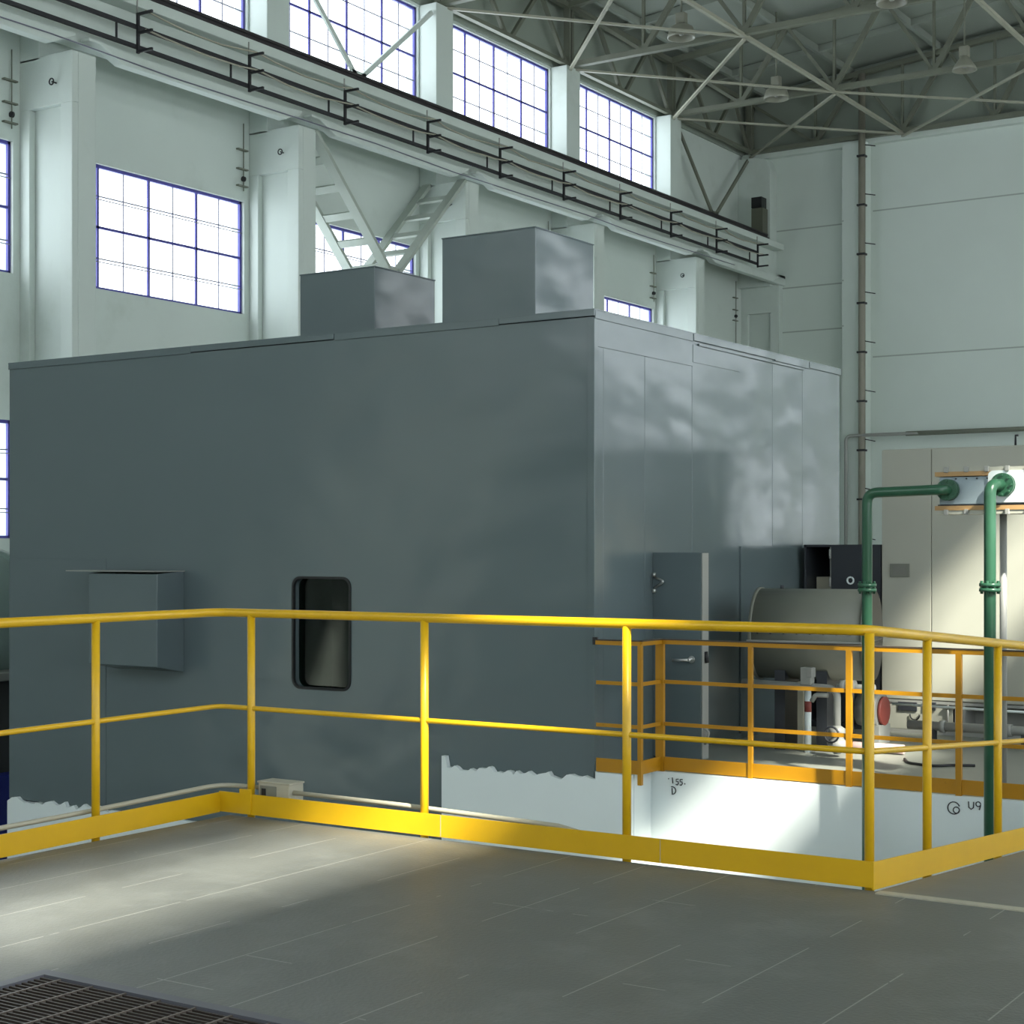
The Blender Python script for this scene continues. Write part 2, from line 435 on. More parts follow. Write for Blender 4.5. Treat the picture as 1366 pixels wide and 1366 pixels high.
for z, w in ((10.87, 'upper'), (10.51, 'lower')):
    m = MB().box(-21.775, -21.715, 16, 47.6, z-.035, z+.035)
    tag(m.build('conductor_bar', DSTEEL), '%s of two straight black conductor bars running along the crane girder' % w, 'conductor bar', 'conductor bars on the crane girder')
for z, sg, w in ((11.12, .16, 'thin cream cable sagging between the top arms of the girder brackets'), (10.78, .10, 'thin cream cable sagging between the middle arms of the girder brackets')):
    pts = []
    for k in range(9, 0, -1):
        ya = 47.5-2.95*k
        for j in range(6): pts.append((-21.5, ya+2.95*j/6, z-4*sg*random.uniform(.6, 1)*(j/6)*(1-j/6)))
    pts.append((-21.5, 47.5, z))
    tag(MB().tube(pts, .016, 6).build('cable', BEIGE), w, 'cable')
tag(MB().tube([(-21.78, 16+3*k, 10.22+.03*math.sin(k*2.1)) for k in range(11)], .012, 6).build('cable', BAR), 'thin grey cable clipped along the lower lip of the crane girder', 'cable')
es = empty('crane_end_stop', (-22.2, 48.75, 11.44), 'dark upright crane buffer at the far end of the girder by the end wall', 'crane stop')
MB().box(-22.4, -22.0, 48.55, 48.95, 11.44, 12.5).build('post', mat('old_olive_paint', (.10, .105, .075), .6), es, .01)
MB().box(-22.38, -22.02, 48.5, 48.9, 12.5, 12.85).build('buffer', BLACK, es, .01)

# cross bracing between the columns at y 25.6 and 31.6
cb = empty('column_bracing', (-22.4, 28.9, 4.8), 'pale steel X bracing with ladder battens between two wall columns above the grey enclosure', 'bracing')
Y0, Y1, ZT, ZB = 26.15, 31.6, 10.15, 4.75
for x in (-22.0, -23.02):
    MB().bar((x, Y0, ZT), (x, Y1, ZB), .08, .24, up=(1, 0, 0)).build('diagonal', XBR, cb)
    MB().bar((x, Y1, ZT), (x, Y0, ZB), .08, .24, up=(1, 0, 0)).build('diagonal', XBR, cb)
for s in (0, 1):
    for k in range(1, 11):
        t = k/11+.0; y = Y0+(Y1-Y0)*t if s == 0 else Y1-(Y1-Y0)*t; z = ZT+(ZB-ZT)*t
        d = (Y1-Y0)*(1 if s == 0 else -1)
        MB().bar((-23.02, y, z), (-22.0, y, z), .05, .17, up=(0, d, ZB-ZT)).build('batten', XBR, cb)
MB().box(-22.06, -21.95, 28.6, 29.15, 7.2, 7.7).build('gusset_plate', XBR, cb)
# V braces across the clerestory
for y0, lab in ((25.95, 'thin steel V brace crossing a clerestory window above the crane girder'), (43.95, 'dark steel V brace on the solid clerestory bay next to the end wall')):
    root = empty('clerestory_brace', (-22.9, y0+3, 12.0), lab, 'bracing')
    e = 5.3 if y0 > 40 else 5.6
    mm = STEEL if y0 > 40 else WALL
    MB().bar((-22.85, y0+.35, 14.25), (-22.85, y0+2.75, 12.0), .06, .11).build('brace_arm', mm, root)
    MB().bar((-22.85, y0+e, 14.25), (-22.85, y0+2.85, 12.0), .06, .11).build('brace_arm', mm, root)
    MB().box(-22.88, -22.82, y0+2.55, y0+3.05, 11.85, 12.15).build('gusset_plate', mm, root)
# eyelets on columns
for b0, lab in ((19.6, 'first column from the left edge'), (25.6, 'column left of the X bracing'), (31.6, 'column right of the X bracing'), (37.6, 'column behind the tall roof box'), (43.6, 'last column before the end wall')):
    root = empty('eye_hook', (-22.3, b0-.02, 9.55), 'small dark ring hook high on the %s' % lab, 'hook', 'ring hooks on the wall columns')
    MB().tube([(-22.3, b0+.0, 9.62), (-22.3, b0-.10, 9.62)], .014, 8).build('shank', DSTEEL, root)
    MB().tube([(-22.3+.055*math.cos(a*PI/6), b0-.11, 9.62+.055*math.sin(a*PI/6)) for a in range(13)], .013, 6, False).build('ring', DSTEEL, root)

# drop cables in the corners between wall and columns
for b0, lab in ((19.6, 'left of the first column at the photo\'s edge'), (25.6, 'between the big window and the second column'), (37.6, 'left of the column behind the tall roof box'), (43.6, 'left of the last column before the end wall'), (49.6, 'in the last bay beside the end wall pier')):
    y = b0-.22 if b0 < 49 else 49.1
    root = empty('drop_cable', (-23.2, y, 6.0), 'thin clamped cable down the wall, '+lab, 'cable', 'drop cables on the long wall')
    MB().tube([(-23.2, y, 10.3), (-23.2, y, 8.9)] if b0 < 49 else [(-23.2, y, 10.3), (-23.2, y, 6)], .012, 6).build('cable_run', STEEL, root)
    for z in (9.75, 9.35, 9.0): MB().box(-23.248, -23.17, y-.18, y+.12, z-.014, z+.014).build('clamp', STEEL, root)
    MB().disc((-23.2, y, 9.15), (0, 1, 0), .055, .05, 12).build('insulator', DSTEEL, root)

# ------------------------------------------------------------------ roof trusses
TX0, TX1, CH = WL+.35, WR-.35, 14.58
BN_ = [-20.6+2.9*k for k in range(10)]
def truss(y, label):
    root = empty('roof_truss', (-8, y, CH), label, 'roof truss', 'roof trusses')
    def top(x): return roofz(x)-.28
    MB().box(TX0, TX1, y-.09, y+.09, CH-.07, CH+.07).build('bottom_chord', STEEL, root)
    m = MB().bar((TX0, y, top(TX0)), (-8, y, top(-8)), .2, .16).bar((-8, y, top(-8)), (TX1, y, top(TX1)), .2, .16)
    m.build('top_chord', STEEL, root)
    for x in (TX0, TX1):
        MB().box(x-.09, x+.09, y-.12, y-.03, CH, top(x)).box(x-.09, x+.09, y+.03, y+.12, CH, top(x)).build('end_post', STEEL, root)
    for i, x in enumerate(BN_):
        MB().box(x-.035, x+.035, y-.045, y+.045, CH, top(x)).build('vertical', STEEL, root)
        for xt in ((x-1.45 if i else TX0), (x+1.45 if i < len(BN_)-1 else TX1)):
            big = (abs(xt-x) > 1.4 and x < xt) == (x < -8)
            w = .14 if big else .09
            MB().bar((x, y, CH), (xt, y, top(xt)), w, w*.8, up=(0, 1, 0)).build('diagonal', STEEL, root)
    g_ = MB()
    for x in BN_: g_.box(x-.17, x+.17, y-.012, y+.012, CH-.06, CH+.17)
    g_.build('gusset_plate', STEEL, root)
TY = [31.95, 37.95, 43.95, 49.55]
truss(49.55, 'grey steel roof truss set against the far end wall')
truss(43.95, 'grey steel roof truss one bay in front of the end wall')
truss(37.95, 'grey steel roof truss two bays in front of the end wall')
truss(31.95, 'grey steel roof truss three bays in front of the end wall, at the top edge')
lb = ['flat cross bracing between the second and third roof trusses from the top edge', 'flat cross bracing just before the roof bay of the end wall', 'flat cross bracing in the roof bay touching the end wall']
for i in range(3):
    ya, yb = TY[i], TY[i+1]
    root = empty('roof_bracing', (-17.7, (ya+yb)/2, CH), lb[i], 'bracing')
    z = CH-.10
    for xa, xb in ((TX0, -17.7), (-17.7, -11.9)) if i == 2 else ((TX0, -17.7),):
        MB().bar((xa, ya, z), (xb, yb, z), .085, .055).build('diagonal', BRACE, root)
        MB().bar((xb, ya, z-.07), (xa, yb, z-.07), .085, .055).build('diagonal', BRACE, root)
    for x in (-17.7, -11.9): MB().bar((x, ya, z+.02), (x, yb, z+.02), .10, .09).build('strut', BRACE, root)
el = ['upright eave truss on the left wall, third bay from the end wall', 'upright eave truss on the left wall, second bay from the end wall', 'upright eave truss on the left wall, bay touching the end wall']
for i in range(3):
    ya, yb = TY[i], TY[i+1]; x = TX0; zt = roofz(TX0)-.3
    root = empty('eave_truss', (x, (ya+yb)/2, CH), el[i], 'eave truss')
    MB().bar((x, ya, zt), (x, yb, zt), .16, .16).build('top_strut', STEEL, root)
    MB().bar((x, ya, CH+.02), (x, yb, CH+.02), .14, .10).build('bottom_strut', STEEL, root)
    ym = (ya+yb)/2
    for k in (-1, 1):
        MB().bar((x, ym+k*.12, CH), (x, ym+k*1.5, zt), .10, .10).build('diagonal', STEEL, root)
    for k in (-1, 1):
        MB().bar((x, ym+k*(yb-ya)*.47, CH+.05), (x, ym+k*1.5, zt), .09, .09).build('diagonal', STEEL, root)

# high-bay lamps
def lamp(x, y, z, label, bell):
    root = empty('high_bay_lamp', (x, y, z), label, 'ceiling lamp', 'high-bay lamps in the roof')
    MB().tube([(x, y, z+.62), (x, y, roofz(x)-.05)], .025, 8).build('hanger_rod', STEEL, root)
    MB().box(x-.13, x+.13, y-.1, y+.1, z+.36, z+.64).build('ballast_box', LAMPM, root, .02)
    if bell:
        MB().lathe((x, y, z), [(.09, .40), (.13, .34), (.30, .08), (.33, 0), (.31, 0), (.27, .07), (.10, .30), (.0, .31)], 24).build('reflector', LAMPM, root)
    else:
        MB().lathe((x, y, z), [(.10, .38), (.30, .26), (.36, .05), (.36, 0), (.33, 0), (.28, .22), (.0, .30)], 24).build('reflector', LAMPM, root)
    MB().lathe((x, y, z), [(.02, .30), (.08, .26), (.09, .14), (.05, .07), (.0, .06)], 12).build('bulb', GREYP, root)
lamp(-13.75, 43.3, 14.30, 'bell-shaped grey high-bay lamp near the upper right corner of the roof', True)
lamp(-13.55, 37.2, 14.34, 'wide grey high-bay lamp cut by the top edge of the roof', False)
lamp(-19.1, 37.2, 14.48, 'grey high-bay lamp above the third clerestory window', False)
lamp(-19.15, 43.2, 14.32, 'whitish high-bay lamp between trusses near the hall corner', False)

# ------------------------------------------------------------------ end wall pipework
dp = empty('drain_pipe', (-18.98, 49.4, PIT), 'tall brownish drain pipe running down the end wall beside its pilaster', 'pipe')
MB().tube([(-18.94, 49.32, PIT), (-18.94, 49.32, 16.5)], .11, 10).build('pipe_run', mat('brown_grey_pipe', (.26, .245, .20), .6), dp)
for k in range(9):
    z = 1.5+k*1.55
    MB().box(-19.07, -18.81, 49.19, 49.44, z-.03, z+.03).build('clamp', DSTEEL, dp)
    MB().bar((-18.85, 49.32, z+.35), (-18.5, 49.32, z+.27), .03, .03).build('stub', DSTEEL, dp)
wp = empty('service_pipe', (-19.4, 49.3, PIT), 'slim grey pipe that rises beside the drain pipe and turns along the end wall', 'pipe')
MB().tube(fillet([(-19.45, 49.25, PIT), (-19.45, 49.25, 5.07), (-14.5, 49.36, 5.07), (6, 49.36, 5.05)], .2), .055, 10).build('pipe_run', GREYP, wp)
MB().tube([(-17.5, 49.32, 5.07), (-10, 49.36, 5.08)], .075, 10).build('pipe_sleeve', STEEL, wp)

# ------------------------------------------------------------------ the grey enclosure
X0, X1, Y0e, Y1e, Z0, Z1 = -14.52, -7.05, 12.1, 17.66, -1.30, 3.51
en = empty('machine_enclosure', ((X0+X1)/2, (Y0e+Y1e)/2, Z0), 'huge windowed grey metal enclosure standing across the pit behind the yellow railing', 'enclosure')
def rrect(x0, x1, z0, z1, r, n=6):
    pts = []
    for cx, cz, a0 in ((x1-r, z1-r, 0), (x0+r, z1-r, 90), (x0+r, z0+r, 180), (x1-r, z0+r, 270)):
        for k in range(n+1):
            a = math.radians(a0+90*k/n); pts.append((cx+r*math.cos(a), cz+r*math.sin(a)))
    return pts
hole = rrect(-10.41, -9.72, .12, 1.17, .085)
def front_panel():
    bm = bmesh.new()
    outer = [(X1-.0, Z0), (X1-.0, Z1-.07), (X0, Z1-.07), (X0, Z0)]
    ed = []
    for loop in (outer, hole):
        vs = [bm.verts.new((x, Y0e, z)) for x, z in loop]
        ed += [bm.edges.new((vs[i], vs[(i+1) % len(vs)])) for i in range(len(vs))]
    r = bmesh.ops.triangle_fill(bm, edges=ed, use_beauty=True, use_dissolve=False)
    fs = [g_ for g_ in r['geom'] if isinstance(g_, bmesh.types.BMFace)]
    ex = bmesh.ops.extrude_face_region(bm, geom=fs)
    bmesh.ops.translate(bm, verts=[g_ for g_ in ex['geom'] if isinstance(g_, bmesh.types.BMVert)], vec=(0, .16, 0))
    bm.verts.index_update()
    m = MB(); m.add([v.co.copy() for v in bm.verts], [[v.index for v in f.verts] for f in bm.faces]); bm.free()
    return m
front_panel().build('front_panel', ENC, en)
seams = [Y0e, 13.01, 13.95, 15.80, 16.59, Y1e]
MB().box(X1-.10, X1-.012, Y0e+.16, Y1e, Z0, Z1-.07).build('side_core', ENC, en)
for i in range(5):
    MB().box(X1-.012, X1, seams[i]+.002+(.0 if i else .16), seams[i+1]-.002, FAR, Z1-.07).build('side_panel', ENC, en, .003)
MB().box(X0, X0+.1, Y0e+.16, Y1e, Z0, Z1-.07).build('side_panel', ENC, en)
MB().box(X0+.1, X1-.1, Y1e-.1, Y1e, Z0, Z1-.07).build('back_panel', ENC, en)
MB().box(X0+.1, X1-.1, Y0e+.16, Y1e-.1, Z0, Z0+.08).build('bottom_panel', DARKC, en)
MB().box(X0-.01, X1+.012, Y0e-.012, Y1e+.01, Z1-.012, Z1).build('roof_sheet', ENC, en)
# roof trim in lapped lengths
tx = [X0-.01, -11.77, -9.9, -8.02, X1+.014]
for i in range(4):
    MB().box(tx[i]+.003, tx[i+1]-.003, Y0e-.014-.004*(i % 2), Y0e, Z1-.075+.012*(i % 2), Z1-.012).build('roof_trim', ENC, en, .003)
ty = [Y0e, 13.95, 15.85, 16.75, Y1e+.01]
for i in range(4):
    MB().box(X1, X1+.014+.006*(i % 2), ty[i]+.003, ty[i+1]-.003, Z1-.085+.01*(i % 2), Z1-.012).build('roof_trim', ENC, en, .003)
MB().box(X1, X1+.022, 14.06, 16.6, 3.395, 3.415).build('drip_strip', ENC, en, .002)
MB().box(X1, X1+.006, Y0e+.02, 13.95, 3.19, 3.43).build('lapped_strip', ENC, en, .002)
MB().box(X1, X1+.006, 13.96, 15.0, 3.23, 3.40).build('lapped_strip', ENC, en, .002)
MB().box(X1-.06, X1+.008, Y0e-.008, Y0e+.06, FAR, Z1-.08).build('corner_angle', ENC, en, .003)
MB().box(X1, X1+.02, 15.0, 16.42, FAR+.05, 1.48).build('lapped_strip', ENC, en, .003)
# window in the front
wn = rrect(-10.41, -9.72, .12, 1.17, .085)
def ring(outer, inner, y0, y1):
    m = MB(); n = len(outer); vs = []
    for y in (y0, y1):
        vs += [(x, y, z) for x, z in outer]+[(x, y, z) for x, z in inner]
    fs = []
    for i in range(n):
        j = (i+1) % n
        fs += [(i, j, n+j, n+i), (2*n+i, 3*n+i, 3*n+j, 2*n+j), (i, 2*n+i, 2*n+j, j), (n+i, n+j, 3*n+j, 3*n+i)]
    return m.add(vs, fs)
win = ring(rrect(-10.428, -9.702, .102, 1.188, .10), rrect(-10.405, -9.725, .125, 1.165, .08), Y0e-.012, Y0e+.02).build('view_window', BLACK, en)
tag(win, 'black rubber window surround with rounded corners')
MB().prism(rrect(-10.41, -9.72, .12, 1.17, .085), 'y', Y0e+.075, Y0e+.087).build('glass_pane', DGLASS, win)
# furniture behind the window
MB().box(-10.25, -9.4, 13.2, 13.7, -1.2, .55).box(-10.6, -10.3, 14.0, 14.4, -1.2, .75).build('inner_machine', MACH, en, .02)
# left side lower plate and hood cover on the front
MB().box(X0, -13.0, Y0e-.006, Y0e, Z0, 1.35).build('lapped_plate', ENC, en, .002)
hd = MB().prism([(Y0e, .20), (11.72, .27), (11.72, 1.20), (Y0e, 1.235)], 'x', -12.85, -11.87).build('hood_cover', ENC, en, .008)
tag(hd, 'box-shaped hood projecting from the lower left of the front')
MB().box(-13.17, -11.86, 11.70, Y0e, 1.222, 1.232).build('rain_strip', GREYP, hd)
# side door standing open
dl = MB().box(-7.05, -6.56, 13.16, 13.29, -.435, 1.42).build('door', ENC, en, .006)
tag(dl, 'thick grey door leaf standing open at right angles')
MB().box(-6.558, -6.548, 13.165, 13.285, -.43, 1.415).build('door_edge', GREYP, dl)
h = MB().tube([(-6.65, 13.16, .46), (-6.65, 13.07, .46)], .016, 8).tube([(-6.65, 13.075, .46), (-6.80, 13.07, .452)], .013, 8).tube([(-6.65, 13.155, .46), (-6.65, 13.145, .46)], .032, 12)
h.build('handle', CHROME, dl)
h = MB().tube(fillet([(-7.02, 13.15, 1.19), (-6.90, 13.11, 1.16), (-7.02, 13.15, 1.10)], .02), .012, 8).tube([(-7.03, 13.15, 1.2), (-7.03, 13.15, 1.235)], .018, 8).tube([(-7.03, 13.15, 1.055), (-7.03, 13.15, 1.09)], .018, 8)
h.build('latch', CHROME, dl)
MB().tube([(-6.545, 13.22, .53), (-6.53, 13.22, .43)], .02, 8).build('lock_barrel', BLACK, dl)
MB().tube(fillet([(-6.548, 13.2, -.15), (-6.50, 13.2, -.19), (-6.54, 13.2, -.30)], .03), .012, 8).build('handle', GREYP, dl)

# roof boxes
def roofbox(x0, x1, y0, y1, z1, label):
    root = empty('vent_housing', ((x0+x1)/2, (y0+y1)/2, Z1), label, 'vent housing')
    MB().box(x0, x1, y0, y1, Z1, z1-.01).build('casing', ENC, root, .006)
    MB().box(x0-.006, x1+.006, y0-.006, y1+.006, z1-.012, z1).build('lid', ENC, root, .003)
    MB().box(x0-.04, x1+.04, y0-.04, y1+.04, Z1, Z1+.025).build('base_flange', ENC, root)
roofbox(-11.1, -10.12, 13.0, 14.03, 4.30, 'lower grey sheet-metal box on the enclosure roof, in front of the X bracing')
roofbox(-9.29, -8.21, 13.0, 14.08, 4.49, 'taller grey sheet-metal box on the enclosure roof, near its front corner')

# ------------------------------------------------------------------ railings
rl = empty('guard_railing', (-4.3, 6.62, 0), 'near bright yellow tubular guard railing around the pit edge', 'railing')
LX, FY, RX = -6.245, 6.635, -2.515
def LF(y): return LX+(FY-y)*.05                                   # the left wing runs slightly off square
def rz(y): return 0 if y < EY else -(y-EY)*(.45/(12.45-EY))*1.0
posts = [(LF(4.5), 4.5), (LF(5.70), 5.70), (-6.01, FY), (-4.85, FY), (-3.69, FY), (RX, FY), (RX, 7.37), (RX, 8.47), (RX, 9.6), (RX, 10.75), (RX, 11.9)]
for x, y in posts:
    z = rz(y)
    MB().tube([(x, y, z-.10), (x, y, z+1.09)], .021, 14).build('post', YEL, rl)
YE = 11.9
path = [(LX, 3.6), (LX, FY), (RX, FY), (RX, YE)]
def p3(h): return [(LF(3.6), 3.6, h), (LX, FY, h), (RX, FY, h), (RX, YE, h+rz(YE))]
MB().tube(fillet(p3(1.10), .10, 8), .0235, 14).build('top_rail', YEL, rl)
MB().tube(fillet(p3(.585), .07, 8), .0135, 10).build('mid_rail', YEL, rl)
TF = FY-.029                                                     # boards on the platform side of the posts
MB().prism([(LF(3.6)+.024, 3.6), (LF(TF)+.024, TF), (LF(TF)+.032, TF), (LF(3.6)+.032, 3.6)], 'z', .010, .118).build('toe_board', YEL, rl)
MB().box(LX+.026, RX+.0218, TF, TF+.008, .014, .124).build('toe_board', YEL, rl)
MB().prism([(TF, .006), (TF, .124), (YE, rz(YE)+.124), (YE, rz(YE)+.006)], 'x', RX+.022, RX+.030).build('toe_board', YEL, rl)
for x, y in posts[1:2]: MB().box(x+.015, EX+.01, y-.03, y+.03, -.10, -.02).build('post_bracket', YEL, rl)
for x in (-4.73, -3.5): MB().box(x-.0015, x+.0015, TF-.0012, TF, .016, .123).build('weld_seam', BEIGE, rl)
MB().box(-6.06, -5.98, TF-.010, TF, .016, .15).build('gusset_plate', YEL, rl)

fr = empty('guard_railing', (-4.8, 12.43, FAR), 'far shaded yellow flat-bar railing on the opposite edge of the pit, before the drum', 'railing')
fp = [(-7.0, 12.055), (-6.575, 12.055), (-6.60, 12.43), (-2.6, 12.43)]
def seg_bar(p, q, z, w, h): return MB().bar((p[0], p[1], z), (q[0], q[1], z), w, h)
segs = [(fp[0], fp[1]), ((-6.575, 12.055), (-6.575, 12.43)), (fp[2], fp[3])]
ORGD = mat('dark_rail_capping', (.055, .040, .028), .5)
for p, q in segs:
    seg_bar(p, q, .655, .035, .035).build('top_rail', YELSH, fr)
    seg_bar(p, q, .678, .045, .010).build('capping', ORGD, fr)
    seg_bar(p, q, .315, .012, .032).build('mid_rail', YELSH, fr)
    seg_bar(p, q, -.045, .012, .032).build('mid_rail', YELSH, fr)
    seg_bar(p, q, -.385, .008, .115).build('toe_board', YELSH, fr)
for x, y, w in ((-6.575, 12.055, .035), (-6.585, 12.43, .075), (-5.74, 12.43, .035), (-4.88, 12.43, .045), (-3.99, 12.43, .045), (-3.1, 12.43, .045)):
    MB().box(x-w/2, x+w/2, y-.018, y+.018, -.53, .65).build('post', YELSH, fr)
MB().box(-7.03, -6.99, 12.04, 12.07, .635, .70).build('end_cap', BLACK, fr)

# conduit and junction box along the near railing
cd = fillet([(-6.19, 4.0, .125), (-6.25, 5.67, .13), (-6.29, FY+.06, .145), (-5.98, FY+.06, .15)], .15, 6)
tag(MB().tube(cd, .013, 8).build('conduit', BEIGE), 'pale conduit pipe outside the left wing of the yellow railing, ending at the junction box', 'conduit')
cd = fillet([(-5.76, FY+.06, .14), (-5.0, FY+.06, .135), (-4.1, FY+.06, .115), (-3.7, FY+.06, .05)], .2, 5)
tag(MB().tube(cd, .013, 8).build('conduit', BEIGE), 'pale conduit pipe behind the yellow toe board, running right from the junction box', 'conduit')
jb = empty('junction_box', (-5.87, FY+.08, .085), 'small beige junction box fixed to the yellow railing near its left corner', 'junction box')
MB().box(-5.98, -5.76, FY+.022, FY+.14, .085, .185).build('box_body', BEIGE, jb, .006)
MB().box(-5.985, -5.755, FY+.018, FY+.144, .183, .193).build('lid', BEIGE, jb, .003)
MB().box(-5.965, -5.85, FY+.017, FY+.023, .095, .17).build('cover_plate', DRUMP, jb, .003)
MB().box(-5.95, -5.92, FY+.013, FY+.018, .115, .155).build('switch', BLACK, jb, .002)

# ------------------------------------------------------------------ floor grating
gr = empty('floor_grating', (-3.6, 3.3, -.05), 'dark steel bar grating set into the floor at the bottom left corner', 'grating')
f = MB(); t = .05
f.box(gx0, gx1, gy1-t, gy1, -.06, .003).box(gx0, gx1, gy0, gy0+t, -.06, .003).box(gx0, gx0+t, gy0+t, gy1-t, -.06, .003).box(gx1-t, gx1, gy0+t, gy1-t, -.06, .003)
f.build('frame', GFRAME, gr)
bb = MB(); y = gy0+t+.02
while y < gy1-t-.01: bb.box(gx0+t, gx1-t, y-.004, y+.004, -.05, -.004); y += .026
bb.build('bearing_bars', GRATE, gr)
cc = MB(); x = gx0+.13
while x < gx1-t: cc.box(x-.004, x+.004, gy0+t, gy1-t, -.012, -.0015); x += .155
cc.build('cross_bars', mat('worn_bar_steel', (.16, .13, .11), .4, metal=.5), gr)
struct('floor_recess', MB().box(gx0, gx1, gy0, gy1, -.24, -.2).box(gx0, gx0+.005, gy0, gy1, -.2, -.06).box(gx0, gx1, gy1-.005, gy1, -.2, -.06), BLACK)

# ------------------------------------------------------------------ green cooling-water pipes
def flange_pair(root, c, axis, r, name='flange', m=GREEN):
    a = Vector(axis).normalized(); c = Vector(c)
    fm = MB().disc(c-a*.019, a, r, .026, 24).disc(c+a*.019, a, r, .026, 24).disc(c, a, r*.75, .02, 20)
    fl_ = fm.build(name, m, root)
    u = a.orthogonal().normalized(); w = a.cross(u); bm_ = MB()
    for k in range(8):
        q = c+(u*math.cos(k*PI/4)+w*math.sin(k*PI/4))*(r*.82)
        bm_.tube([q-a*.048, q+a*.048], .0095, 6)
    bm_.build('flange_bolts', m, fl_)
HY = 12.30
g1 = empty('green_pipe', (-4.65, 12.14, PIT), 'left green water pipe rising from the pit and turning right to the bolted header', 'pipe', 'green water pipes')
PX1 = -4.62
MB().tube(fillet([(PX1, 12.14, PIT), (PX1, 12.14, 1.885), (-4.02, 12.14, 1.90), (-4.02, HY-.02, 1.90)], .085, 8), .040, 16).build('pipe_run', GREEN, g1)
flange_pair(g1, (PX1, 12.14, 1.15), (0, 0, 1), .072)
flange_pair(g1, (-4.02, HY-.045, 1.90), (0, 1, 0), .082)
g2 = empty('green_pipe', (-3.63, 12.1, PIT), 'right green water pipe rising from the pit, its sunlit elbow bending back into the header', 'pipe', 'green water pipes')
MB().tube(fillet([(-3.645, 12.08, PIT), (-3.645, 12.08, 1.93), (-3.60, HY-.02, 1.93)], .09, 8), .044, 16).build('pipe_run', GREEN, g2)
flange_pair(g2, (-3.645, 12.08, 1.165), (0, 0, 1), .078)
flange_pair(g2, (-3.60, HY-.045, 1.93), (0, 1, 0), .088)

hd = empty('pipe_header', (-3.5, 12.4, FAR), 'bolted blue-grey pipe header with tan flanges on a grey standpipe, fed by both green pipes', 'pipe header')
HX0, HX1 = -4.13, -2.9
MB().box(HX0+.03, HX1, HY, HY+.32, 1.79, 2.0).build('header_plate', PLATE, hd, .004)
for z in (2.005, 1.745):
    MB().box(HX0, HX1, HY-.02, HY+.34, z, z+.034).build('gasket_flange', TAN, hd)
    zz = z+.034 if z > 1.9 else z-.03
    MB().box(HX0, HX1, HY-.012, HY+.332, zz, zz+.03).build('cover_strip', CREAM, hd)
    for k in range(8):
        x = HX0+.09+k*.155
        if x < HX1-.03: MB().box(x-.016, x+.016, HY-.035, HY+.0, zz-.006, zz+.036).build('clamp', GREYP, hd, .004)
MB().box(HX0+.02, HX1, HY-.006, HY+.2, 1.779, 1.79).build('seal_strip', BLACK, hd)
for k in range(5):
    x = HX0+.16+k*.08; MB().tube([(x, HY-.010, 1.985), (x, HY+.0, 1.985)], .006, 6).build('stud', BLACK, hd)
MB().prism(rrect(-3.72, -3.36, 1.80, 2.04, .04), 'y', HY-.022, HY+.0).build('white_cover', WHITE, hd)
MB().prism(rrect(-3.41, -3.37, 1.83, 2.02, .018), 'y', HY-.032, HY-.022).build('slot_plate', BLACK, hd)
MB().tube([(-3.69, HY+.27, FAR), (-3.69, HY+.27, 1.75)], .028, 12).build('standpipe', GREYP, hd)
MB().tube([(-2.98, HY+.27, FAR), (-2.98, HY+.27, 1.75)], .028, 12).build('standpipe', GREYP, hd)
for x in (-3.69, -2.98): MB().box(x-.06, x+.06, HY+.21, HY+.33, FAR, FAR+.012).build('foot_plate', GREYP, hd)

# ------------------------------------------------------------------ tall cream cabinet on its skid
cbn = empty('equipment_cabinet', (-4.5, 17.2, FAR), 'tall cream steel equipment cabinet on a skid frame, half in sunlight at the right', 'cabinet')
CX0, CX1, CY = -6.08, -2.6, 16.4
MB().box(CX0, CX1, CY+.02, CY+.5, -.11, 2.49).build('casing', CREAM, cbn, .01)
for a, b in ((CX0, -5.555), (-5.547, -4.35), (-4.342, CX1)):
    MB().box(a, b, CY, CY+.02, -.10, 2.48).build('front_panel', CREAM, cbn, .004)
np_ = MB().box(-5.99, -5.78, CY-.012, CY, 1.16, 1.30).build('name_plate', DRUMP, cbn, .004)
MB().box(-5.955, -5.815, CY-.016, CY-.012, 1.185, 1.275).build('plate_face', mat('plate_face', (.17, .17, .15), .5), np_)
sk = MB().box(CX0, CX1, CY, CY+.5, -.14, -.11).box(CX0, CX1, CY, CY+.5, FAR, FAR+.04)
for x in (CX0+.02, -5.30, -5.24, -4.43, -3.6, CX1-.04): sk.box(x, x+.035, CY, CY+.5, FAR+.04, -.14)
sk.box(CX0+.3, CX1, CY+.35, CY+.37, FAR+.04, -.14)
sk.build('skid_frame', GREYP, cbn)
MB().box(CX0+.06, -5.33, CY-.002, CY+.02, FAR+.04, -.16).build('skid_panel', CREAM, cbn, .004)
MB().box(-5.9, -5.7, CY-.02, CY, -.22, -.13).box(-5.62, -5.5, CY-.03, CY, -.2, -.12).build('terminal_block', DARKC, cbn, .004)
MB().tube(arc and [(-5.72+.05*math.cos(math.radians(a)), CY-.02, -.26+.05*math.sin(math.radians(a))) for a in range(170, 371, 20)], .008, 6).build('cable_loop', BLACK, cbn)
MB().tube([(-5.37, CY-.03, -.14), (-5.37, CY-.03, -.4)], .012, 8).box(-5.40, -5.28, CY-.05, CY-.01, -.17, -.15).build('door_rod', GREYP, cbn)
MB().disc((-4.47, CY-.006, 2.36), (0, 1, 0), .03, .012).build('lifting_eye', BLACK, cbn)
MB().box(-4.35, -4.28, CY-.012, CY, 2.22, 2.26).build('tag_plate', WHITE, cbn)
tag(MB().tube([(-4.75, 16.6, 2.49), (-4.75, 16.6, 2.60), (-4.72, 16.6, 2.60)], .012, 8).build('vent_stub', DSTEEL), 'thin dark stub pipe on top of the cream cabinet', 'pipe')

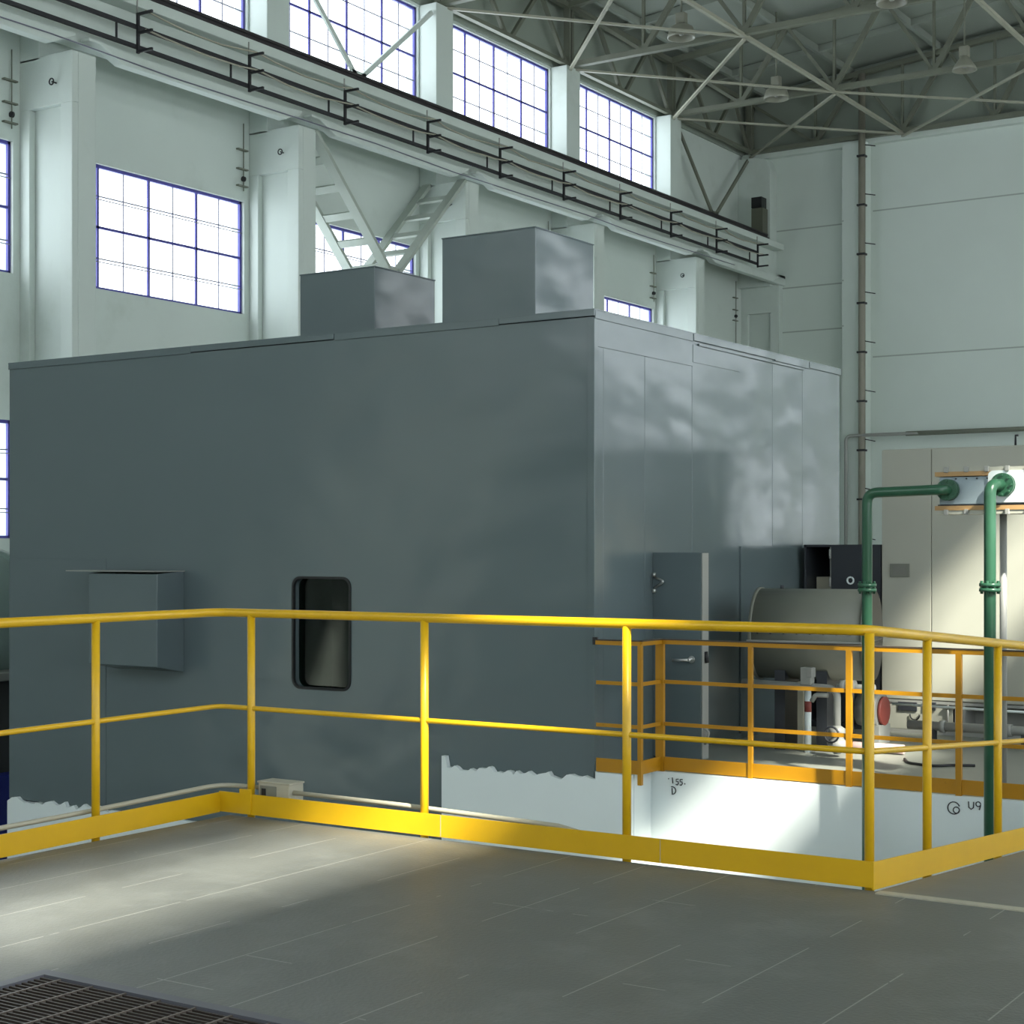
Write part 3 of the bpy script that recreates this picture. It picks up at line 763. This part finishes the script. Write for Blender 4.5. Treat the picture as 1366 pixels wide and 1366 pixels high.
# dark cabinet beside it
dk = empty('control_cabinet', (-6.5, 16.8, FAR), 'charcoal control cabinet with one open bay, behind the drum', 'cabinet')
DX0, DX1, DY0, DY1 = -6.97, -6.10, 16.45, 17.2
MB().box(DX0, DX1, DY1-.03, DY1, FAR, 1.5).box(DX0, DX0+.025, DY0, DY1-.03, FAR, 1.5).box(DX1-.025, DX1, DY0, DY1-.03, FAR, 1.5).box(DX0, DX1, DY0, DY1-.03, 1.475, 1.5).box(DX0, DX1, DY0, DY1-.03, FAR, FAR+.06).build('carcass', DARKC, dk)
MB().box(-6.675, -6.655, DY0, DY1-.03, FAR+.06, 1.475).build('divider', GREYP, dk)
d = MB().box(-6.65, DX1, DY0-.03, DY0, -.38, 1.495).build('door', DARKC, dk, .005)
MB().tube([(-6.43+.035*math.cos(k*PI/6), DY0-.04, 1.12+.035*math.sin(k*PI/6)) for k in range(13)], .010, 6, False).build('ring_handle', WHITE, d)
for z in (1.35, 1.05): MB().tube([(-6.662, DY0-.03, z), (-6.662, DY0-.03, z+.1)], .012, 8).build('hinge', GREYP, d)
MB().box(-6.93, -6.72, 16.7, 17.0, .2, 1.15).build('inner_panel', BEIGE, dk)

# ------------------------------------------------------------------ drum
dr = empty('drum_tank', (-6.0, 14.75, FAR), 'horizontal grey steel drum with a riveted split line, behind the far railing', 'tank')
cy, cz, R = 14.75, .635, .435
MB().tube([(-6.66, cy, cz), (-5.58, cy, cz)], R, 40).build('shell', DRUMP, dr)
for x in (-6.66, -5.60): MB().tube([(x-.015, cy, cz), (x+.015, cy, cz)], R+.012, 40).build('end_ring', DRUMP, dr)
MB().box(-6.68, -5.56, cy-R-.035, cy+R+.035, .575, .592).box(-6.68, -5.56, cy-R-.035, cy+R+.035, .548, .568).build('split_flange', GREYP, dr)
for k in range(8):
    x = -6.58+k*.125; MB().tube([(x, cy-R+.01, .66), (x, cy-R-.014, .66)], .010, 8).build('rivet', DARKC, dr)
for x in (-6.4, -6.0):
    MB().box(x-.05, x+.05, cy-.3, cy+.3, FAR, .3).build('saddle', DARKC, dr)
MB().tube([(-6.45, cy, cz+R-.01), (-6.45, cy, cz+R+.03)], .02, 8).build('lifting_eye', DARKC, dr)
MB().tube([(-5.583, cy, cz), (-5.560, cy, cz)], R-.01, 40).build('end_plate', BLACK, dr)  # added disc, coloured black for the dark void at this end
dr.rotation_euler = (0, 0, math.radians(10))
# piping under and beside it
pm = empty('pipe_manifold', (-6.0, 14.15, FAR), 'pale grey pipe under the drum with elbows and flanged valves', 'pipework')
MB().tube(fillet([(-6.60, 14.12, .195), (-5.66, 14.12, .175), (-5.66, 14.12, -.42)], .09, 6), .034, 12).build('pipe_run', GREYP, pm)
MB().box(-6.0, -5.9, 14.07, 14.17, .2, .36).box(-5.93, -5.88, 14.05, 14.15, .27, .36).build('hanger', GREYP, pm, .006)
MB().disc((-5.60, 14.12, .205), (1, 0, 0), .055, .05).disc((-5.50, 14.12, .205), (1, 0, 0), .055, .03).build('flange', GREYP, pm)
MB().tube([(-5.66, 14.12, .19), (-5.3, 14.12, .2)], .03, 12).build('pipe_run', GREYP, pm)
vm = MB().lathe((-5.66, 14.12, -.36), [(.03, .2), (.075, .17), (.075, .12), (.05, .10), (.085, .05), (.085, 0), (.04, -.03)], 16)
vm.build('valve_body', GREYP, pm)
MB().tube([(-5.66, 14.12, -.23), (-5.66, 13.98, -.23)], .014, 8).build('valve_stem', DARKC, pm)
MB().tube([(-5.66+.07*math.cos(k*PI/8), 13.98, -.23+.07*math.sin(k*PI/8)) for k in range(17)], .010, 6, False).build('hand_wheel', DARKC, pm)
MB().tube(fillet([(-5.74, 14.1, .11), (-5.86, 14.1, .11), (-5.90, 14.1, .05)], .03), .022, 10).build('elbow', GREYP, pm)
rp = empty('hydrant_post', (-5.98, 14.3, FAR), 'white post with a red band standing below the drum', 'post')
PXr, PYr = -6.02, 14.3
MB().tube([(PXr, PYr, FAR), (PXr, PYr, .16)], .031, 12).build('shaft', WHITE, rp)
MB().tube([(PXr, PYr, -.07), (PXr, PYr, .03)], .033, 12).build('red_band', RUST, rp)
tag(MB().box(-6.17, -6.11, 14.4, 14.44, FAR, .2).build('support_post', BEIGE, bevel=.004), 'slim beige steel support left of the red-banded white post', 'post')
tag(MB().tube([(-5.95, 14.6, -.40), (-5.2, 14.6, -.40)], .045, 12).build('floor_pipe', mat('pink_lagging', (.42, .30, .28), .7)), 'short dusty pink pipe lying on the floor under the drum valves', 'pipe')
tag(MB().box(-6.05, -5.87, 15.75, 15.95, -.22, -.14).box(-6.01, -5.91, 15.8, 15.9, FAR, -.22).build('yellow_motor_base', YEL, bevel=.01), 'small yellow machine block on the floor beneath the drum', 'machine')
# pump beside the cabinet
pu = empty('pump', (-5.45, 15.2, FAR), 'small pale pump with a red end plate, left of the cream cabinet foot', 'pump')
MB().tube([(-5.92, 15.35, -.13), (-5.69, 15.35, -.13)], [.15, .19], 24).build('casing', GREYP, pu)
MB().disc((-5.67, 15.35, -.13), (1, 0, 0), .14, .03).build('end_plate', RUST, pu)
MB().box(-5.79, -5.66, 15.2, 15.5, FAR, -.26).build('base', GREYP, pu, .006)
MB().tube(fillet([(-5.98, 15.3, -.35), (-5.98, 15.3, .3), (-5.75, 15.3, .42)], .12), .022, 10).build('hose_pipe', GREYP, pu)
# long pipes before the cabinet
lp = empty('floor_pipeline', (-4.5, 15.7, FAR), 'thick grey pipeline along the floor in front of the cream cabinet', 'pipe')
MB().tube([(-5.55, 15.7, -.285), (-2.9, 15.7, -.285)], .045, 12).build('pipe_run', GREYP, lp)
for x in (-5.2, -4.55, -3.4): MB().disc((x, 15.7, -.285), (1, 0, 0), .06, .05).build('coupling', GREYP, lp)
for x in (-5.3, -4.4, -3.2): MB().box(x-.03, x+.03, 15.66, 15.74, FAR, -.32).build('pipe_stand', DARKC, lp)
sp_ = empty('signal_pipe', (-4.5, 15.8, FAR), 'thin white pipe running level above the thick floor pipeline', 'pipe')
MB().tube([(-5.75, 15.8, -.10), (-2.9, 15.8, -.13)], .013, 8).build('pipe_run', WHITE, sp_)
for x in (-5.1, -3.6): MB().tube([(x, 15.8, FAR), (x, 15.8, -.12)], .012, 8).build('pipe_stand', WHITE, sp_)
tag(MB().tube(fillet([(-5.07, 14.25, FAR+.012), (-4.95, 14.0, FAR+.012), (-4.70, 13.9, FAR+.012), (-4.58, 14.06, FAR+.012), (-4.40, 14.15, FAR+.012)], .15, 5), .012, 8).build('hose', BLACK), 'black hose lying in a curve on the pale far floor', 'hose')

# machine glimpsed at the far left edge
tm = empty('turbine_machine', (-17.2, 14.5, PIT), 'green-grey machine on a blue base, glimpsed at the left edge beside the enclosure', 'machine')
TXc = -17.15
MB().tube([(TXc, 12.5, .55), (TXc, 16.5, .55)], .85, 36).build('casing', MACH, tm)
for y in (12.55, 14.0, 15.4): MB().tube([(TXc, y-.05, .55), (TXc, y+.05, .55)], .91, 36).build('casing_ring', MACH, tm)
MB().box(TXc-1.05, TXc+1.05, 12.4, 16.6, -.16, -.06).build('split_flange', GREYP, tm, .01)
MB().box(TXc-.9, TXc+.9, 12.5, 16.5, -1.35, -.16).build('body', mat('machine_dark_paint', (.05, .052, .05), .5), tm, .02)
MB().box(TXc-1.1, TXc+1.1, 12.3, 16.7, PIT, -1.3).build('base', COBALT, tm, .02)
MB().tube([(TXc+.3, 12.48, -.75), (TXc+.75, 12.42, -.70)], .05, 10).build('pipe_stub', GREYP, tm)
MB().tube(fillet([(TXc-.2, 12.45, -.7), (TXc+.2, 12.40, -.35), (TXc+.6, 12.45, -.2)], .1), .03, 8).build('hose', BLACK, tm)

# ------------------------------------------------------------------ light
w = bpy.data.worlds.new('sky'); sc.world = w; w.use_nodes = True
w.node_tree.nodes['Background'].inputs[0].default_value = (.93, .98, 1.0, 1)
w.node_tree.nodes['Background'].inputs[1].default_value = 3.0
def area(name, x, z0, z1, side, L, col):
    l = bpy.data.lights.new(name, 'AREA'); l.shape = 'RECTANGLE'
    y0, y1 = (BN, BF) if side < 0 else (BN, BF)
    l.size = z1-z0+.1; l.size_y = y1-y0
    l.energy = L*PI*l.size*l.size_y; l.color = col
    o = bpy.data.objects.new(name, l); COL.objects.link(o)
    o.location = (x, (y0+y1)/2, (z0+z1)/2)
    o.rotation_euler = (0, side*PI/2, 0)
SKYC = (.93, 1.0, .98)
for i, (z0, z1) in enumerate(ROWS):
    area('daylight_right', WR+.5, z0, z1, 1, 4.2, SKYC)
    area('daylight_left', WL-.5, z0, z1, -1, 3.0, (.86, .97, 1.0))
for z0, z1 in ((7.2, 9.8), (11.6, 14.2)):
    l = bpy.data.lights.new('rear_fill_light', 'AREA'); l.shape = 'RECTANGLE'; l.size = 27.4; l.size_y = z1-z0  # added fill light behind the unseen rear windows, brightens faces turned backwards
    l.energy = 3.6*PI*l.size*l.size_y; l.color = SKYC
    o = bpy.data.objects.new('rear_fill_light', l); COL.objects.link(o)
    o.location = (-8, BN-.5, (z0+z1)/2); o.rotation_euler = (PI/2, 0, 0)
s = bpy.data.lights.new('sun', 'SUN'); s.energy = 26; s.angle = math.radians(1.6); s.color = (1, .95, .80)
so = bpy.data.objects.new('sun', s); COL.objects.link(so); so.location = (20, -10, 25)
so.rotation_euler = Vector((-1, .6, -1.05)).to_track_quat('-Z', 'Y').to_euler()

# ------------------------------------------------------------------ camera
cam = bpy.data.cameras.new('camera'); co = bpy.data.objects.new('camera', cam); COL.objects.link(co)
co.location = (0, 0, EYE); co.rotation_euler = (PI/2, 0, TH)
cam.sensor_width = 36; cam.lens = 36*2179/1366; cam.shift_y = 51/1366
cam.clip_end = 300
sc.camera = co
sc.view_settings.view_transform = 'Standard'; sc.view_settings.look = 'None'; sc.view_settings.gamma = 1
sc.view_settings.use_curve_mapping = False
sc.view_settings.exposure = 0
sc.cycles.max_bounces = 8; sc.cycles.diffuse_bounces = 5; sc.cycles.glossy_bounces = 3; sc.cycles.transparent_max_bounces = 12
sc.cycles.sample_clamp_indirect = 6
